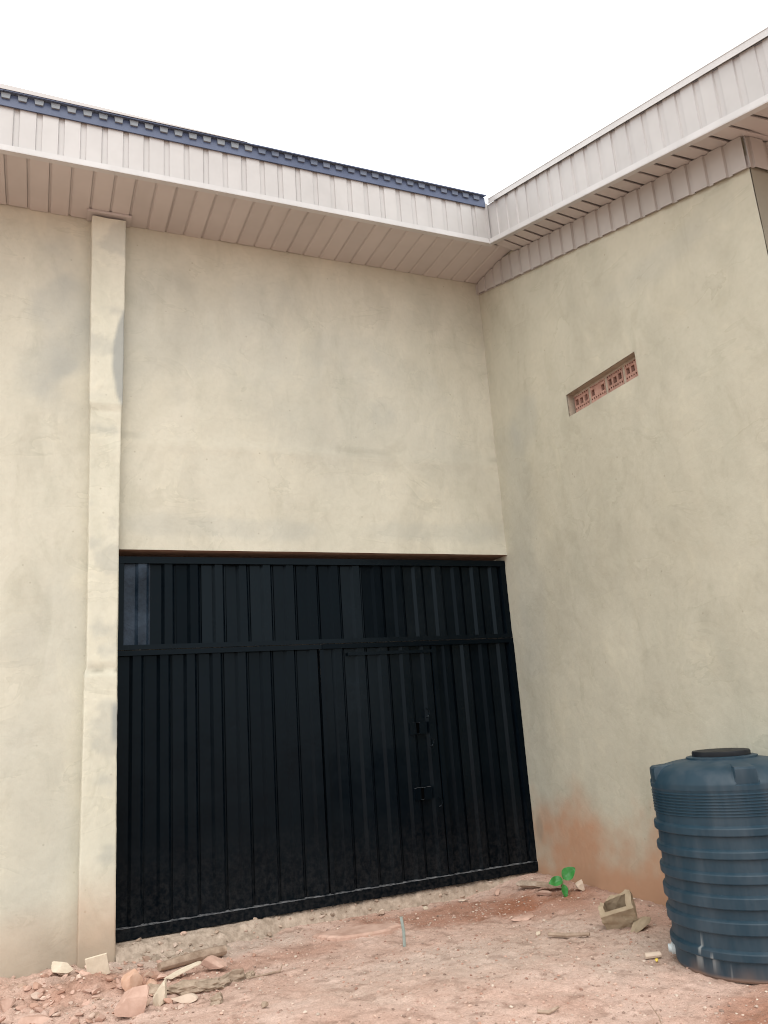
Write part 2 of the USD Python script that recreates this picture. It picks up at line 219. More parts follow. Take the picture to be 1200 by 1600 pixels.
def blob(cx, cy, rx, ry, rot=0, soft=.5):
    c, s = math.cos(rot), math.sin(rot); u, v = (GX - cx) * c + (GY - cy) * s, -(GX - cx) * s + (GY - cy) * c
    return sm(1 + soft, 1 - soft, np.hypot(u / rx, v / ry) + 1.1 * wob + .7 * wob2)
red = np.clip(.70 * blob(-1.15, -.42, .95, .30, -.12) + .9 * blob(-.9, -3.75, .75, .28, .35) + .45 * blob(-.5, -.75, .4, .35) + .4 * blob(-3.0, -.75, .7, .18, .1) + .25 * blob(-.35, -1.7, .3, .8) + .5 * blob(-4.1, -.75, .4, .35), 0, 1)
grv = np.clip(.55 * blob(-3.3, -.30, .75, .24, 0) + .35 * blob(-1.6, -1.9, 1.2, .5, .2) + .4 * blob(-.7, -2.6, .5, .35) + .3 * blob(-1.1, -4.2, .4, .3), 0, 1)
drk = np.clip(.35 * sm(.60, .72, nz(PP, 11, 5, 9)) * near + .35 * sm(.12, .0, np.abs(GX + .02)) * sm(-.4, -.2, -np.abs(GY + 1.2) + 1), 0, .6)
v, f = grid(np.stack([GX, GY, GZ], -1))
obj('ground', trimesh.Trimesh(v, tri(f), process=False), 'soil', smooth=True, kind='structure', prim={'soil': np.stack([red, grv, drk], -1).reshape(-1, 3)},
    label='pinkish red laterite soil yard strewn with gravel', category='ground')
from scipy.interpolate import RegularGridInterpolator
gz = RegularGridInterpolator((gx, gy), GZ, bounds_error=False, fill_value=0)
def Z(x, y): return float(gz([[x, y]])[0])

# gravel: thousands of pebbles nobody could count
def gravel(n, lo, hi, seed):
    g = np.random.default_rng(seed); base = trimesh.creation.icosahedron(); V, Fc, Cc = [], [], []
    tints = np.array([(.47, .335, .265), (.43, .285, .225), (.36, .215, .16), (.48, .37, .30), (.27, .19, .15), (.44, .31, .245), (.52, .43, .35)])
    k = 0
    while k < n:
        x, y = g.uniform(-5.2, -.02), g.uniform(-4.0, .03)
        if meshkit.noise(np.array([x * 2.3, y * 2.3, .5]), 5) < g.uniform(.1, .8): continue
        r = lo * (hi / lo) ** (g.random() ** 3.2)
        q = base.vertices * g.uniform(.65, 1.25, (12, 1)) * r * np.array([1.2, 1, .7]); a = g.uniform(0, 6.28); c, s = math.cos(a), math.sin(a)
        q = q @ np.array([[c, s, 0], [-s, c, 0], [0, 0, 1]]) + (x, y, Z(x, y) + r * .25)
        V.append(q); Fc.append(base.faces + 12 * k); t = tints[g.integers(7)] * g.uniform(.75, 1.15); Cc.append(np.tile(t, (12, 1))); k += 1
    return trimesh.Trimesh(np.vstack(V), np.vstack(Fc), process=False), np.vstack(Cc)
gm, gc = gravel(9500, .003, .013, 11)
obj('gravel', gm, 'gravel_stone', kind='stuff', label='loose pale and reddish gravel scattered over the soil yard', category='gravel', prim={'tint': gc})

# rough concrete lip under the gate
ax = np.arange(-3.93, -.005, .02); at_ = np.linspace(0, 1, 30)
AX, AT = np.meshgrid(ax, at_, indexing='ij')
wid = .10 + .34 * sm(-2.3, -3.4, AX) + .05 * (nz(np.stack([AX * 3, 0 * AX, 0 * AX], -1), 1, 4, 21) - .5)
AY = .14 - AT * (.14 + wid)
top = .006; drop = sm(.28, .62, AT) * (1 - .45 * sm(-2.3, -3.4, AX)) + .45 * sm(-2.3, -3.4, AX) * sm(.3, 1.0, AT)
AZ = top - .135 * drop + (.060 * (nz(np.stack([AX, AY, 0 * AX], -1), 9, 5, 22) - .5) + .040 * (nz(np.stack([AX, AY, 0 * AX], -1), 40, 3, 23) - .5)) * sm(.12, .3, AT)
v, f = grid(np.stack([AX, AY, AZ], -1)); m = trimesh.Trimesh(v, tri(f), process=False); m.invert()
obj('concrete_apron', m, 'concrete', smooth=True, kind='structure', label='rough concrete lip under the black gate', category='pavement')

g = np.random.default_rng(180); V, Fc, Cc, nv = [], [], [], 0
for i in range(260):
    a_ = int(np.clip(g.beta(1.0, 1.5) * len(ax), 2, len(ax) - 3)); b_ = int(np.clip(g.normal(.62, .2) * 30, 8, 29)); r = .006 + .020 * g.random() ** 3
    m = turned(rock((r * 1.4, r, r * .7), 900 + i, 1, 7), g.uniform(-30, 30), g.uniform(-30, 30), g.uniform(0, 360), (AX[a_, b_], AY[a_, b_], AZ[a_, b_] + r * .2))
    V.append(m.vertices); Fc.append(m.faces + nv); nv += len(m.vertices)
    Cc.append(np.tile(np.array([(.42, .32, .25), (.47, .37, .30), (.36, .27, .205), (.43, .30, .235), (.28, .215, .165)][g.integers(5)]) * g.uniform(.85, 1.1), (len(m.vertices), 1)))
obj('lip_crumbs', trimesh.Trimesh(np.vstack(V), np.vstack(Fc), process=False), 'gravel_stone', kind='stuff', label='crumbs of broken concrete along the lip under the gate', category='rubble', prim={'tint': np.vstack(Cc)})

# ------------------------------------------------------------------ warehouse
W = thing('warehouse', 'cream plastered warehouse with metal eaves and a big black gate', 'building')
WP = str(W.GetPath())
def blobw(U, Zz, cu, cz, ru, rz, seed, soft=.45, w=.9):
    return sm(1 + soft, 1 - soft, np.hypot((U - cu) / ru, (Zz - cz) / rz) + w * (nz(np.stack([U, Zz, 0 * U], -1), 2.6, 5, seed) - .5) * 2)
def lines(a, b, step, extra=()):
    n = max(2, int(round((b - a) / step)) + 1); return np.unique(np.round(np.r_[np.linspace(a, b, n), list(extra)], 5))
# front wall (plane y = 0), opening for the gate on the right
xs, zs = lines(-6.6, 0, .03, [-3.93]), lines(-.35, 6.42, .03, [3.128])
X, Zg = np.meshgrid(xs, zs, indexing='ij'); P3 = np.stack([X, 0 * X, Zg], -1)
edge = sm(0, .12, np.abs(Zg - 3.128)) if True else 1
Y = -.012 * (nz(P3, 1.3, 4, 31) - .5) - .005 * (nz(P3, 7, 4, 32) - .5) - .006 * np.exp(-((Zg - 4.12) / .06) ** 2) * (X > -3.93) - .01 * sm(3.5, 3.14, Zg) * (X > -3.93)
over = X > -3.94
grey = np.clip(.75 * blobw(X, Zg, -4.42, 5.3, .25, .75, 33) + .55 * blobw(X, Zg, -4.6, 4.75, .2, .35, 34) + .45 * over * blobw(X, Zg, -3.0, 3.34, .9, .09, 35) + .4 * over * blobw(X, Zg, -.9, 3.36, .8, .1, 36)
               + .35 * over * blobw(X, Zg, -1.6, 4.6, 1.3, .55, 37) + .35 * over * blobw(X, Zg, -2.9, 5.3, 1.2, .5, 38) + .3 * blobw(X, Zg, -4.5, 1.2, .25, 1.6, 39) + .35 * over * blobw(X, Zg, -1.35, 4.62, .12, .16, 30), 0, .85)
soil = np.clip(.35 * sm(.55, -.05, Zg + .35 * (nz(P3, 2, 4, 40) - .5)), 0, 1)
damp_shade = np.clip(.30 * over * np.exp(-((Zg - 4.18 - .05 * (nz(P3, 1.5, 3, 41) - .5)) / .035) ** 2) * sm(.4, .6, nz(P3, 1.7, 4, 42)) + .25 * sm(.25, -.1, Zg + .3 * (nz(P3, 3, 4, 43) - .5)) + .10 * sm(.56, .70, nz(P3, (3, 3, 1.2), 5, 44)), 0, .6)
v, q = grid(np.stack([X, Y, Zg], -1))
cen = v[q].mean(1); q = q[~((cen[:, 0] > -3.93) & (cen[:, 2] < 3.128))]
grey = grey * (.28 + .75 * (nz(P3, (4.5, 4.5, 2.5), 6, 46) - .15))
stain_shade = np.stack([np.clip(grey, 0, .9), soil, damp_shade], -1).reshape(-1, 3)
obj('wall', trimesh.Trimesh(v, tri(q), process=False), 'plaster_front', W, True, prim={'stain_shade': stain_shade})
back = cat(box(-6.6, -3.93, .02, .225, -.35, 6.42), box(-3.93, 0, .02, .225, 3.132, 6.42))
obj('wall_core', back, 'mortar', W)
# underside of the lintel, bare mortar, a little ragged
lx = np.linspace(-3.93, 0, 120); LX, LT = np.meshgrid(lx, np.linspace(0, 1, 6), indexing='ij')
v, q = grid(np.stack([LX, -.008 + LT * .60, 3.128 + .004 * (nz(np.stack([LX, LT, 0 * LX], -1), 6, 3, 45) - .5) * (LT > 0)], -1)); m = trimesh.Trimesh(v, tri(q), process=False); m.invert()
obj('lintel_underside', m, 'lintel_mortar', W, True)
# side wall (plane x = 0) with the ventilation opening
VY0, VY1, VZ0, VZ1 = -2.304, -1.335, 4.185, 4.405
ys, zs = lines(-3.70, .225, .03, [VY0, VY1]), lines(-.25, 6.45, .03, [VZ0, VZ1])
Yg, Zg = np.meshgrid(ys, zs, indexing='ij'); P3 = np.stack([0 * Yg, Yg, Zg], -1)
Xg = -.010 - .014 * (nz(P3, 1.3, 4, 51) - .5) - .006 * (nz(P3, 6, 4, 52) - .5)
zone = sm(-1.0, -2.2, Yg)
soil = np.clip(.95 * sm(1.05, .30, Zg + .9 * (nz(P3, 1.1, 4, 53) - .5) + .45 * (1 - zone) + .35 * (nz(P3, (6, 6, 2.2), 5, 62) - .5) + .22 * (nz(P3, 12, 3, 63) - .5)) + .3 * sm(.25, 0, Zg) + .35 * blobw(Yg, Zg, -.55, .45, .5, .3, 54), 0, .85)
grey = np.clip(.35 * blobw(Yg, Zg, -.35, 3.2, .25, 1.2, 55) + .4 * blobw(Yg, Zg, -.62, 4.35, .22, .22, 56) + .3 * blobw(Yg, Zg, -2.7, 5.0, .6, .15, 57) + .25 * blobw(Yg, Zg, -.25, 1.2, .3, 1.2, 58), 0, .8)
grey = grey * .6; damp_shade = np.clip(.45 * blobw(Yg, Zg, -.06, .42, .05, .12, 59) + .15 * sm(5.9, 6.3, Zg) + .10 * sm(.56, .70, nz(P3, (3, 3, 1.2), 5, 60)) + .16 * blobw(Yg, Zg, -1.0, 2.6, .9, .5, 61), 0, .6)  # last mask also darkens this wall gradually towards its top
v, q = grid(np.stack([Xg, Yg, Zg], -1)); cen = v[q].mean(1)
q = q[~((cen[:, 1] > VY0) & (cen[:, 1] < VY1) & (cen[:, 2] > VZ0) & (cen[:, 2] < VZ1)) & (cen[:, 2] < 6.262 + .285 * (cen[:, 1] + .80) + .05)][:, ::-1]
m = trimesh.Trimesh(v, tri(q), process=False)
if m.face_normals[:, 0].mean() > 0: m.invert()
obj('wall', m, 'plaster_side', W, True, prim={'stain_shade': np.stack([grey, soil, damp_shade], -1).reshape(-1, 3)})
obj('wall_core', cat(box(.13, .225, -3.69, .2, -.35, 5.35)), 'mortar', W)
# end wall, facing the yard, round the corner of the side wall
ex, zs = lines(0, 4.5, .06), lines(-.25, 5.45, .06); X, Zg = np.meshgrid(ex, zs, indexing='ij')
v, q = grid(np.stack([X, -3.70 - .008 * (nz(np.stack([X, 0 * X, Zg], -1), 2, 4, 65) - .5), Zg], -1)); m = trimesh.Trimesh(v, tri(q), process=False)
obj('wall', m, 'plaster_side', W, True, prim={'stain_shade': np.zeros((len(v), 3)) + (0.1, 0, .8)})  # third channel darkens the whole face: shade of the end wall as colour
# ventilation opening
rv = cat(box(-.002, .13, VY0 - .06, VY0, VZ0 - .06, VZ1 + .06), box(-.002, .13, VY1, VY1 + .06, VZ0 - .06, VZ1 + .06), box(-.002, .13, VY0, VY1, VZ1, VZ1 + .06), box(-.002, .13, VY0, VY1, VZ0 - .06, VZ0))
for b_ in (rv,): b_.vertices[:, 0] += .004
vent = obj('vent', rv, 'mortar', W, label='narrow ventilation slot fitted with red clay hollow blocks')
import manifold3d as m3
def hollow(y0, y1, z0, z1, seed):
    g = np.random.default_rng(seed); w = y1 - y0
    B = m3.Manifold.cube([.12, w, z1 - z0]).translate([0, y0, z0]); cut = []
    for k in range(3):
        if g.random() < .12: continue
        cut.append(m3.Manifold.cube([.10, .043, .058]).translate([-.01, y0 + w * (k + .5) / 3 - .021 + g.uniform(-.004, .004), z0 + .098 + g.uniform(-.004, .004)]))
    for zz, hh in ((.062, .016), (.025, .014), (.178, .013)):
        for k in range(7): cut.append(m3.Manifold.cube([.04, .016, hh]).translate([-.01, y0 + w * (k + .5) / 7 - .008, z0 + zz + g.uniform(-.002, .002)]))
    for c in cut: B = B - c
    return B
bw = (VY1 - VY0) / 4
for k in range(4):
    obj('hollow_block', meshkit_fix if False else hollow(VY0 + k * bw + .018, VY0 + (k + 1) * bw - .018, VZ0 + .002, VZ1 - .022, 70 + k).translate([.062, 0, 0]), 'clay' if k > 1 else 'clay', vent)
obj('mortar_joint', cat(*[box(.07, .125, VY0 + k * bw - .018, VY0 + k * bw + .018, VZ0, VZ1) for k in range(1, 4)], box(.068, .125, VY0, VY1, VZ1 - .02, VZ1)), 'mortar', vent)

# pilaster
pz = np.arange(-.4, 6.2901, .03); n_th = 48
def pil(z):
    xl = np.interp(z, [-.4, 2.08, 2.12, 4.39, 4.42, 6.3], [-4.203, -4.195, -4.181, -4.196, -4.205, -4.218]); xr = np.interp(z, [-.4, 2.08, 2.12, 4.39, 4.42, 6.3], [-3.926, -3.940, -3.944, -3.934, -3.925, -3.914]); return xl, xr
rows = []
for z in pz:
    xl, xr = pil(z); joint = .020 * math.exp(-((z - 2.10) / .020) ** 2); d0 = .12 + (.016 if z > 4.40 else 0) + (.006 if z < 2.1 else 0) - joint
    r = .014; pts = []
    for u in np.linspace(0, 1, 8): pts.append((xl, .01 - u * (d0 + .01 - r)))
    for a in np.linspace(0, math.pi / 2, 5)[1:]: pts.append((xl + r - r * math.cos(a), -d0 + r - r * math.sin(a)))
    for u in np.linspace(0, 1, 16)[1:]: pts.append((xl + r + u * (xr - xl - 2 * r), -d0))
    for a in np.linspace(0, math.pi / 2, 5)[1:]: pts.append((xr - r + r * math.sin(a), -d0 + r - r * math.cos(a)))
    for u in np.linspace(0, 1, 8)[1:]: pts.append((xr, -d0 + r + u * (d0 + .13 - r)))
    rows.append([(a, b, z) for a, b in pts])
R = np.array(rows); nn = nz(R, 5, 5, 81) - .5; jag = nz(R, 22, 4, 82) - .5
jn = np.exp(-((R[..., 2] - 2.1) / .05) ** 2) + .6 * np.exp(-((R[..., 2] - 4.4) / .04) ** 2)
cx = -4.07; R[..., 0] += np.sign(R[..., 0] - cx) * (.010 * nn + .012 * jag * (.3 + jn)) * (R[..., 1] < .0); R[..., 1] -= (.010 * nn + .014 * jag * jn) * (R[..., 1] < -.02)
R[-1, :, 2] += .016 * (nn[-1]) - .006
v, q = grid(R); m = trimesh.Trimesh(v, tri(q), process=False)
if m.face_normals[(m.triangles_center[:, 1] < -.1)][:, 1].mean() > 0: m.invert()
zz = v[:, 2]; xx = v[:, 0]; wv = .035 * (nz(v, 4, 4, 83) - .5)
grey = .95 * sm(.02, -.02, (-3.935 - .085 * np.clip(1 - ((zz - 4.87) / .46) ** 2, -1, 1) + wv) - xx) * sm(.55, .40, np.abs(zz - 4.87)) + .6 * sm(.02, -.02, (-3.975 + wv) - xx) * sm(.2, .1, np.abs(zz - 1.68)) * (zz < 1.9)
grey = np.clip(grey + .35 * sm(.56, .66, nz(v, 3, 5, 84)), 0, .9)
soil = np.clip(.55 * sm(.75, .0, zz + .5 * (nz(v, 3, 4, 85) - .5)), 0, 1); damp_shade = np.clip(.42 * sm(.35, -.05, zz + .5 * (nz(v, 4, 4, 86) - .5)) + .7 * np.exp(-((zz - 2.10) / .018) ** 2) * sm(.3, .5, nz(v, 12, 3, 87)) + .3 * np.exp(-((zz - 4.385) / .014) ** 2) * sm(.4, .6, nz(v, 12, 3, 87)), 0, .7)
obj('pilaster', m, 'plaster_pilaster', W, True, prim={'stain_shade': np.stack([grey, soil, damp_shade], -1)}, label='pale plastered pilaster beside the gate with a grey patch high up')

# eaves: soffit strips, fascia panels, trims
PIT = .176
SOF = 6.322
prof_s = [(0, -.012), (.012, -.012), (.026, 0), (PIT - .003, 0), (PIT - .003, -.010)]
sofA = obj('soffit', box(-6.6, -.0, -.775, 0, 6.340, 6.350), 'soffit_metal', W)
k = 0
for x0 in np.arange(-.02 - PIT * 37, -.02, PIT):
    x1 = min(PIT, -.004 - x0)
    pr = [(s, d_) for s, d_ in prof_s if s <= x1] ; dz = rng.uniform(-.0015, .0015)
    if len(pr) < 3: continue
    gap = rng.uniform(.002, .02) + (0.13 if -4.30 < x0 < -3.93 else 0)
    obj('soffit_strip', sheet(pr, (x0, -gap, SOF + dz), (1, 0, 0), (0, 0, -1), (0, -1, 0), 0, .772 - gap), 'soffit_metal', sofA)
def zf(y): return 6.325 + .31 * (y + .78)         # bottom of the raking fascia
def zw(y): return 6.262 + .285 * (y + .80)        # raking soffit where it meets the side wall
XB, YE = -.30, -4.85
vB = []
for y in (-.785, YE): vB += [(XB, y, zf(y) + .016), (.0, y, zw(y) + .016), (.4, y, zw(y) + .016)]
v, q = grid(np.array(vB).reshape(2, 3, 3)); sofB = obj('soffit', trimesh.Trimesh(np.vstack([v, v + (0, 0, .006)]), np.vstack([tri(q), tri(q)[:, ::-1] + 6]), process=False), 'soffit_metal', W)
for k, y0 in enumerate(np.arange(-.79, YE, -PIT)):
    o = np.array([XB + .004, y0, zf(y0) - .0]); e = np.array([-.002 - rng.uniform(.0, .012), y0, zw(y0)]); A_ = e - o; Ln = np.linalg.norm(A_); A_ /= Ln
    S_ = np.array([0, -1, -.30]); S_ /= np.linalg.norm(S_); N_ = np.cross(A_, S_); N_ *= -np.sign(N_[2])
    ext = Ln if y0 > -3.6 else Ln + .5
    obj('soffit_strip', sheet(prof_s, o + (0, 0, rng.uniform(-.001, .0015)), S_, N_, A_, 0, ext), 'soffit_metal', sofB)
prof_f = [(0, 0), (.008, -.024), (.042, -.024), (.050, 0), (PIT - .0008, 0)]
prof_b = [(0, 0), (.012, -.020), (.048, -.020), (.060, 0), (PIT - .0008, 0)]
# front fascia
fa = obj('fascia', box(-6.6, XB, -.770, -.762, 6.335, 6.80), 'cladding', W)
for x0 in np.arange(XB - .012 - PIT * 35, XB - .02, PIT):
    pr = [(s, d_) for s, d_ in prof_f if x0 + s < XB - .003]
    if len(pr) < 3: continue
    j = rng.uniform(-.002, .003); tl = rng.uniform(-.004, .004)
    obj('fascia_panel', sheet([(s, d_ + tl * (s / PIT - .5)) for s, d_ in pr], (x0, -.782 - j, 0), (1, 0, 0), (0, -1, 0), (0, 0, 1), 6.352, 6.755 + rng.uniform(-.008, .008), .0015), 'cladding', fa)
def seg(a, b, up, out, h, t):
    """a trim bar from a to b: height h along up, thickness t along out"""
    a, b, up, out = map(lambda w: np.asarray(w, float), (a, b, up, out)); V = []
    for p in (a, b):
        for u, o in ((0, 0), (h, 0), (h, t), (0, t)): V.append(p + u * up + o * out)
    return trimesh.convex.convex_hull(np.array(V))
obj('fascia_trim', cat(seg((-6.6, -.785, 6.318), (XB - .016, -.785, 6.318), (0, 0, 1), (0, -1, 0), .048, .014), seg((-6.6, -.745, 6.311), (XB + .03, -.745, 6.311), (0, 0, 1), (0, -1, 0), .006, .054)), 'trim_white', W)
# raking fascia over the side wall
vq = []
for y in (-.77, YE): vq += [(XB + .012, y, zf(y) + .01), (XB + .012, y, zf(y) + .46)]
v, q = grid(np.array(vq).reshape(2, 2, 3)); fb = obj('fascia', trimesh.Trimesh(np.vstack([v, v + (.006, 0, 0)]), np.vstack([tri(q), tri(q)[:, ::-1] + 4]), process=False), 'cladding', W)
for y0 in np.arange(-.785, YE + PIT, -PIT):
    j = rng.uniform(-.001, .003); tl = rng.uniform(-.004, .004)
    obj('fascia_panel', sheet([(s, d_ + tl * (s / PIT - .5)) for s, d_ in prof_b], (XB + .004 - j, y0, 0), (0, -1, 0), (-1, 0, 0), (0, 0, 1), lambda s: zf(y0 - s) + .03, lambda s: zf(y0 - s) + .455, .0015), 'cladding', fb)
sl = np.array([0, 1, .31]) / math.hypot(1, .31); up = np.array([0, -.31, 1]) / math.hypot(1, .31)
obj('fascia_trim', cat(seg((XB - .001, -.787, zf(-.787) - .004), (XB - .001, YE, zf(YE) - .004), up, (-1, 0, 0), .046, .014), seg((XB + .04, -.787, zf(-.787) - .011), (XB + .04, YE, zf(YE) - .011), up, (-1, 0, 0), .006, .054)), 'trim_white', W)
# cladding strip at the head of the side wall, then round the end wall
zt = lambda y: 5.985 + .277 * (y + .744)
tr_ = obj('wall_trim', seg((-.019, -.002, zt(-.1) + .02), (-.019, -3.715, zt(-3.715) + .01), (0, 0, 1), (1, 0, 0), .10, .003), 'soffit_metal', W)
for y0 in np.arange(-.01, -3.70, -PIT):
    w = min(PIT, y0 + 3.725); pr = [(s, d_ * .7) for s, d_ in prof_f if s <= w]
    if len(pr) < 3: continue
    obj('trim_panel', sheet(pr, (-.042 - rng.uniform(0, .003), y0, 0), (0, -1, 0), (-1, 0, 0), (0, 0, 1), lambda s: zt(y0 - s) + rng.uniform(-.001, .001), lambda s: min(zw(y0 - s) - .006, 6.312), .0015), 'head_trim', tr_)
for x0 in np.arange(-.03, 2.0, PIT):
    obj('trim_panel', sheet([(s, d_ * .7) for s, d_ in prof_f], (x0, -3.73, 0), (1, 0, 0), (0, -1, 0), (0, 0, 1), 5.172, 5.425, .0015), 'head_trim', tr_)
# collar of soffit trim round the head of the pilaster
obj('pilaster_collar', cat(box(-4.262, -3.868, -.178, -.006, 6.306, 6.319), box(-4.262, -3.868, -.183, -.176, 6.296, 6.319)), 'soffit_metal', W)
# roof: one slope; corrugated sheets run down to the eave
RP = .1293
def zr(y): return 6.722 + .31 * (y + .95)
def roof_piece(x0, n, y0, y1, th=.0025):
    pr = []
    for i in range(n): pr += [(i * RP, 0), (i * RP + .045, 0), (i * RP + .058, .030), (i * RP + .112, .030), (i * RP + RP - .004, 0)]
    A_ = np.array([0, 1, .31]); A_ /= np.linalg.norm(A_); N_ = np.array([0, -.31, 1]); N_ /= np.linalg.norm(N_)
    return sheet(pr, (x0, y0, zr(y0)), (1, 0, 0), N_, A_, 0, (y1 - y0) * math.hypot(1, .31), th)
def eave_sheet(x0, x1):
    dz = rng.uniform(-.002, .002); return seg((x0, -.84 + rng.uniform(-.004, .004), 6.857 + dz), (x1, -.84, 6.857 + dz), (0, 0, 1), (0, 1, .31), .010, 6.8)
EX = XB - .02
for i in range(8): obj('roof_sheet', eave_sheet(EX - (i + 1) * RP * 6 + .002, EX - i * RP * 6), 'roof_blue', W)
obj('eave_board', box(-6.6, EX, -.802, -.790, 6.742, 6.856), 'roof_blue', W)
for i in range(48):
    x = EX - .03 - (i + 1) * RP; h = .052 + rng.uniform(-.004, .003)
    tb = trimesh.convex.convex_hull(np.array([(x + a, y, z) for y in (-.818, -.803) for a, z in ((.020, 6.857 - h), (.082, 6.857 - h), (.088, 6.856), (.014, 6.856))]))
    obj('eave_block', tb, 'eave_grey' if x < -2.9 else 'eave_dull', W)
obj('roof_sheet', roof_piece(XB + .01, 34, YE - .05, 6.0), 'roof_blue', W)
obj('corner_trim', cat(box(XB - .022, XB + .002, -.806, -.778, 6.345, 6.79)), 'cladding', W)
# ridge cap flashing along the rake, and the light drip edge on the eave
obj('flashing', cat(seg((XB - .016, -.86, zf(-.86) + .445), (XB - .016, YE - .05, zf(YE - .05) + .445), up, (-1, 0, 0), .055, .006), seg((XB + .12, -.86, zf(-.86) + .498), (XB + .12, YE - .05, zf(YE - .05) + .498), up, (-1, 0, 0), .006, .145)), 'trim_white', W)
obj('flashing', trimesh.convex.convex_hull(np.array([(-6.6, -.846, 6.868), (-6.6, -.846, 6.945), (-6.6, -.78, 6.888), (-6.6, -.78, 6.965), (-2.9, -.846, 6.868), (-2.9, -.78, 6.888), (-2.9, -.846, 6.871), (-2.9, -.78, 6.892)])), 'cladding', W)

# ------------------------------------------------------------------ gate (built into the opening)
GX0, GX1, GY0, GB, GT, GM = -3.925, -.012, .10, .016, 3.078, 2.262
PG = .2215
def rib_prof(w, dep=.026):
    return [(0, 0), (w * .42, 0), (w * .42 + .026, dep), (w - .036, dep), (w - .018, -.002), (w - .012, -.016), (w + .002, -.016)]
def ribs(parent, x0, x1, z0, z1, seed, y=GY0):
    g = np.random.default_rng(seed); n = max(1, int(round((x1 - x0) / PG))); w = (x1 - x0) / n
    for i in range(n):
        yaw = g.normal(0, .014); tl = g.normal(0, .0022)
        pr = [(s, d_ + (s - w / 2) * yaw) for s, d_ in rib_prof(w)]
        m = sheet(pr, (x0 + i * w, y, 0), (1, 0, 0), (0, -1, 0), (0, 0, 1), z0, z1, .002)
        m = m.subdivide().subdivide() if False else m
        zz = m.vertices[:, 2]; m.vertices[:, 1] += tl * 2 * (zz - z0) / (z1 - z0)
        obj('rib_panel', m, 'gate_painted_sheen' if z0 > 2 and i == 0 else 'gate_paint', parent)
XM, XW = -2.105, -.93
def frame(x0, x1, z0, z1, t=.055, y0=.045, y1=.125): return cat(box(x0, x1, y0, y1, z0, z0 + t), box(x0, x1, y0, y1, z1 - t, z1), box(x0, x0 + t, y0 + .004, y1, z0 + t, z1 - t), box(x1 - t, x1, y0 + .004, y1, z0 + t, z1 - t))
tr = obj('gate_transom', cat(box(GX0, GX1, .05, .125, GM + .004, GM + .045), box(GX0, GX1, .05, .125, GT - .06, GT), box(GX0, GX0 + .045, .056, .125, GM + .045, GT - .06), box(GX1 - .06, GX1, .056, .125, GM + .045, GT - .06), box(GX0 + .01, GX1 - .01, .122, .128, GM + .03, GT - .01)), 'gate_paint', W, label='fixed upper band of black ribbed gate sheeting')
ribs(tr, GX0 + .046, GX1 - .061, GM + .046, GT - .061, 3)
lf = obj('gate_leaf', cat(box(GX0, XM - .003, .035, .125, GB, GB + .085), box(GX0, XM - .003, .05, .125, GM - .045, GM - .002), box(GX0 + .01, XM - .008, .122, .128, GB + .01, GM - .01)), 'gate_paint', W, label='left leaf of the black ribbed gate')
ribs(lf, GX0 + .004, XM - .004, GB + .086, GM - .046, 4)
rl = obj('gate_leaf', cat(box(XM + .003, GX1, .035, .125, GB, GB + .085), box(XM + .003, GX1, .05, .125, GM - .045, GM - .002), box(GX1 - .055, GX1, .046, .125, GB + .085, GM - .045), box(XM + .001, GX1 - .01, .122, .128, GB + .01, GM - .01)), 'gate_paint', W, label='right leaf of the black ribbed gate with two lock slots')
ribs(rl, XM + .004, XW - .004, GB + .086, GM - .046, 5)
ribs(rl, XW + .004, GX1 - .056, GB + .086, GM - .046, 6)
obj('astragal', box(XM - .024, XM + .014, .055, .061, GB + .088, GM - .05), 'gate_paint', lf)
# the other walls of the hall keep its inside dark
for b_ in ((-6.8, -6.6, -.0, 7.0, -.4, 6.7), (-6.8, 4.6, 7.0, 7.2, -.4, 9.1), (4.5, 4.7, -3.7, 7.0, -.4, 5.4)): obj('wall', box(*b_), 'mortar', W)
# wicket outline: a flat strap down the right edge of the small door, two lock plates with key slots, and staples
obj('door_strap', box(XW - .025, XW + .02, .064, .082, GB + .086, GM - .05), 'gate_paint', rl)
obj('door_strap', box(XM + .26, XW + .02, .062, .084, GM - .115, GM - .085), 'gate_paint', rl)
for zc in (1.435, .840):
    xc = -1.175
    lp = obj('lock_plate', cat(box(xc - .085, xc - .018, .058, .073, zc - .055, zc + .055), box(xc + .018, xc + .095, .058, .073, zc - .055, zc + .055), box(xc - .018, xc + .018, .058, .073, zc + .05, zc + .055), box(xc - .018, xc + .018, .058, .073, zc - .055, zc - .05)), 'gate_paint', rl)
    obj('key_slot', box(xc - .018, xc + .018, .069, .073, zc - .05, zc + .05), 'dark_void', lp)
for xx, zc in ((-1.06, 1.30), (-1.02, .745), (-1.08, 1.57)):
    th = np.linspace(-math.pi / 2, math.pi / 2, 9)
    obj('staple', tube([(xx + .035 * math.cos(a), .05, zc + .04 * math.sin(a)) for a in th], [.007] * 9, 6), 'gate_paint', rl)

# ------------------------------------------------------------------ water tank
tk = thing('water_tank', 'dark blue grey ribbed plastic water tank standing by the side wall', 'water tank', (-.495, -3.02, -.004))
prof = [(.438, 0.0), (.448, .012), (.450, .03), (.450, .100)]
tops = [(.109, .166), (.246, .325), (.379, .455), (.512, .576), (.645, .700), (.770, .827)]
for a, b in tops: prof += [(.449, a - .003), (.466, a + .003), (.469, a + .008), (.469, b - .016), (.466, b - .010), (.450, b + .001)]
prof += [(.450, .868)]
for i in range(8):
    z = .874 + i * .0172; prof += [(.450, z), (.456, z + .004), (.456, z + .008), (.450, z + .0125)]
prof += [(.452, 1.016), (.456, 1.024), (.457, 1.050)]
nb = len(prof)
